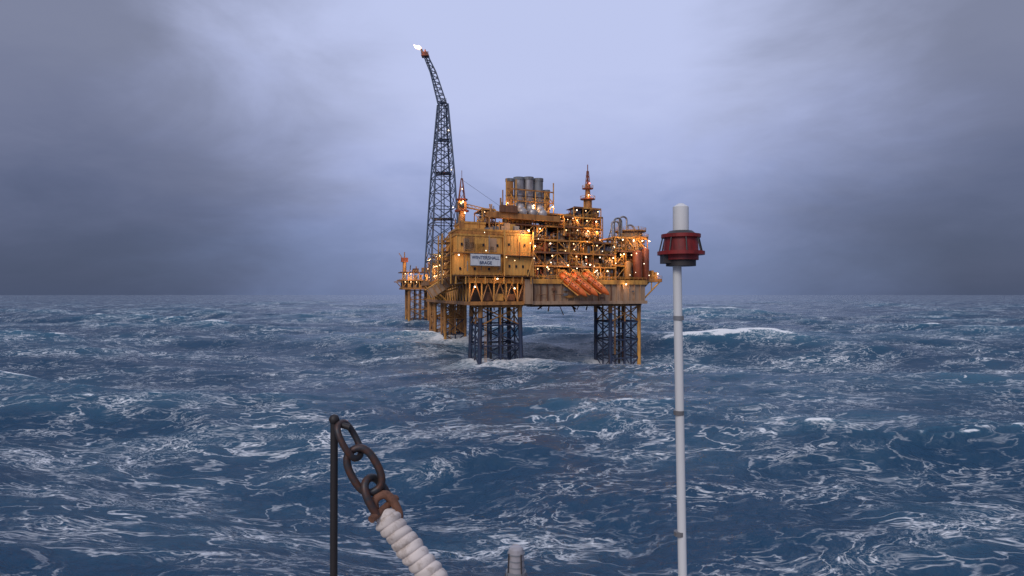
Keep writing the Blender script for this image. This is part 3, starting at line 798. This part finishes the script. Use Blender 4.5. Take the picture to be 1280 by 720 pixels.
for i in range(nL):
    t = i/(nL-1); c = p0*(1-t)**2+p1*2*t*(1-t)+p2*t*t
    tg = ((p1-p0)*(1-t)+(p2-p1)*t).normalized(); x = tg.cross(Vector((0, 1, 0))).normalized(); y = tg.cross(x)
    Ls = t*(p2-p0).length
    for j in range(nA):
        a = 2*math.pi*j/nA; q = (Ls/.031+a/(2*math.pi)) % 1
        rr = .035+.0075*math.sqrt(max(0, 1-(2*q-1)**2))+.0018*math.sin(Ls*55+a*2)+.001*math.sin(Ls*170+a*3)
        rr *= min(1, .55+Ls/.03*.45)
        vs.append(c+x*math.cos(a)*rr+y*math.sin(a)*rr)
for i in range(nL-1):
    for j in range(nA):
        k = (j+1) % nA; fs.append((i*nA+j, i*nA+k, (i+1)*nA+k, (i+1)*nA+j))
fs.append(tuple(range(nA)))
me = bpy.data.meshes.new("served_rope"); me.from_pydata(vs, [], fs); me.materials.append(ropem); me.polygons.foreach_set("use_smooth", [True]*len(fs))
o = bpy.data.objects.new("served_rope", me); scene.collection.objects.link(o); o.parent = lash
dv = empty("stanchion")
dp = Part("post", dv, Wc)
pt = F(424, 528)
dp.tube((pt.x-.015, 2.0, 22), (pt.x-.015, 2.0, pt.z+.01), .012, 'dark', 16); dp.sphere((pt.x-.015, 2.0, pt.z+.01), .018, 'dark')
dp.tube((pt.x-.015, 2, pt.z), (pt.x+.035, 2, pt.z-.015), .010, 'dark', 10)
dp.build()

# deck lantern
M['lens'] = paint("lantern_lens", (.42, .40, .42), (.25, .22, .22), 20, rough=.2, amount=.3, streak=False)
dl = empty("deck_lantern"); q = Part("lantern", dl, Wc)
x0, y0 = .026, 4.0
q.tube((x0, y0, 22), (x0, y0, 24.10), .05, 'grey', 20)
q.tube((x0, y0, 24.10), (x0, y0, 24.19), .074, 'dark', 24); q.tube((x0, y0, 24.19), (x0, y0, 24.22), .066, 'grey', 24)
prof = [(24.22, .052), (24.26, .053), (24.30, .052), (24.34, .05), (24.362, .045), (24.375, .032), (24.38, .012)]
for (za, ra), (zb, rb) in zip(prof[:-1], prof[1:]): q.tube((x0, y0, za), (x0, y0, zb), ra, 'lens', 28, r2=rb)
for z in (24.25, 24.29, 24.33): q.tube((x0, y0, z), (x0, y0, z+.006), .056, 'grey', 28)
for i in range(4):
    t = i*math.pi/2+.6; q.tube((x0+math.cos(t)*.063, y0+math.sin(t)*.063, 24.2), (x0+math.cos(t)*.056, y0+math.sin(t)*.056, 24.34), .004, 'dark', 6)
q.build()

# white mast with red navigation light
ms = empty("navigation_light_mast"); q = Part("mast", ms, Wc)
mx, my = 1.97, 7.2
M['navred'] = paint("red_paint", (.26, .018, .015), (.07, .01, .01), 8, rough=.45, amount=.45)
q.tube((mx+.02, my, 22), (mx-.045, my, 26.36), .05, 'white', 28, r2=.05)
for z in (23.2, 24.6, 25.7): q.tube((mx-.03, my, z), (mx-.03, my, z+.05), .06, 'grey', 24)
q.tube((mx, my, 26.33), (mx, my, 26.40), .17, 'dark', 24); q.box(mx-.22, mx-.12, my-.1, my+.1, 26.36, 26.46, 'dark')
q.tube((mx, my, 26.40), (mx, my, 26.46), .20, 'navred', 24); q.tube((mx, my, 26.46), (mx, my, 26.50), .27, 'navred', 28)
q.tube((mx, my, 26.50), (mx, my, 26.66), .20, 'navred', 28, r2=.19); q.tube((mx, my, 26.66), (mx, my, 26.70), .225, 'navred', 28); q.tube((mx, my, 26.70), (mx, my, 26.74), .18, 'dark', 28, r2=.13)
q.tube((mx, my, 26.74), (mx, my, 27.02), .09, 'white', 24); q.tube((mx, my, 27.02), (mx, my, 27.06), .09, 'white', 24, r2=.03)
for i in range(8):
    t = i*math.pi/4; q.tube((mx+math.cos(t)*.25, my+math.sin(t)*.25, 26.5), (mx+math.cos(t)*.21, my+math.sin(t)*.21, 26.67), .008, 'dark', 6)
q.build()

# ------------------------------------------------------------------ world
world = bpy.data.worlds.new("World"); scene.world = world; world.use_nodes = True
nt = world.node_tree; N = nt.nodes; L = nt.links; N.clear()
out = N.new("ShaderNodeOutputWorld")
sky = N.new("ShaderNodeTexSky"); sky.sky_type = 'NISHITA'; sky.sun_disc = False; sky.sun_elevation = rad(12); sky.sun_rotation = rad(200)
bgs = N.new("ShaderNodeBackground"); bgs.inputs[1].default_value = .06; L.new(sky.outputs[0], bgs.inputs[0])
tc = N.new("ShaderNodeTexCoord"); sep = N.new("ShaderNodeSeparateXYZ"); L.new(tc.outputs["Generated"], sep.inputs[0])
mp = N.new("ShaderNodeMapping"); mp.inputs["Scale"].default_value = (1, 1, 2.6); L.new(tc.outputs["Generated"], mp.inputs[0])
n1 = noise(mp.outputs[0], 2.1, 6, .55, .5); n2 = noise(mp.outputs[0], 6.5, 5, .6, .3)
el = math_('ADD', sep.outputs[2], math_('MULTIPLY', math_('SUBTRACT', n1, .5), .22))
el = math_('ADD', el, math_('MULTIPLY', math_('SUBTRACT', n2, .5), .10))
rp = N.new("ShaderNodeValToRGB"); cr_ = rp.color_ramp
L.new(el, rp.inputs[0])
stops = [(0.0, (.17, .225, .40)), (.06, (.205, .26, .46)), (.13, (.29, .35, .60)), (.21, (.42, .48, .76)), (.33, (.53, .59, .87)), (1.0, (.56, .63, .88))]
cr_.elements[0].position = 0; cr_.elements[0].color = (*stops[0][1], 1); cr_.elements[1].position = 1; cr_.elements[1].color = (*stops[-1][1], 1)
for p_, c_ in stops[1:-1]:
    e = cr_.elements.new(p_); e.color = (*c_, 1)
# darkening added to the sky colour at left and right, broken up by noise
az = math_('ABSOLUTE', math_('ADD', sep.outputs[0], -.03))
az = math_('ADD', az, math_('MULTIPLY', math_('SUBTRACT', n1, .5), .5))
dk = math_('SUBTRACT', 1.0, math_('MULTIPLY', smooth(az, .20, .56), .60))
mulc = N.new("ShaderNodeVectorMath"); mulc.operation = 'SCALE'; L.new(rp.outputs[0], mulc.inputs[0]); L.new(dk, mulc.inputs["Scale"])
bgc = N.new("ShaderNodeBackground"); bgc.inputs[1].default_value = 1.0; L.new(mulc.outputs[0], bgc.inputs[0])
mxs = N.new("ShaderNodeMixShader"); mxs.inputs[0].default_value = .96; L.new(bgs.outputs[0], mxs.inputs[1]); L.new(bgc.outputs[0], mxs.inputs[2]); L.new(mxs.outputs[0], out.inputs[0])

sl = bpy.data.lights.new("sun", 'SUN'); sl.energy = 1.4; sl.angle = rad(25); sl.color = (1, .92, .84)
so = bpy.data.objects.new("sun", sl); so.rotation_euler = (rad(52), 0, rad(-25)); scene.collection.objects.link(so)

cam = bpy.data.cameras.new("camera"); co_ = bpy.data.objects.new("camera", cam); scene.collection.objects.link(co_)
cam.lens = 21.71; cam.sensor_width = 36; cam.clip_start = .05; cam.clip_end = 80000
co_.location = (0, 0, 26); co_.rotation_euler = (rad(90)+math.atan(8/772), 0, 0)
scene.camera = co_
scene.view_settings.view_transform = 'Standard'; scene.view_settings.look = 'None'; scene.view_settings.exposure = 0
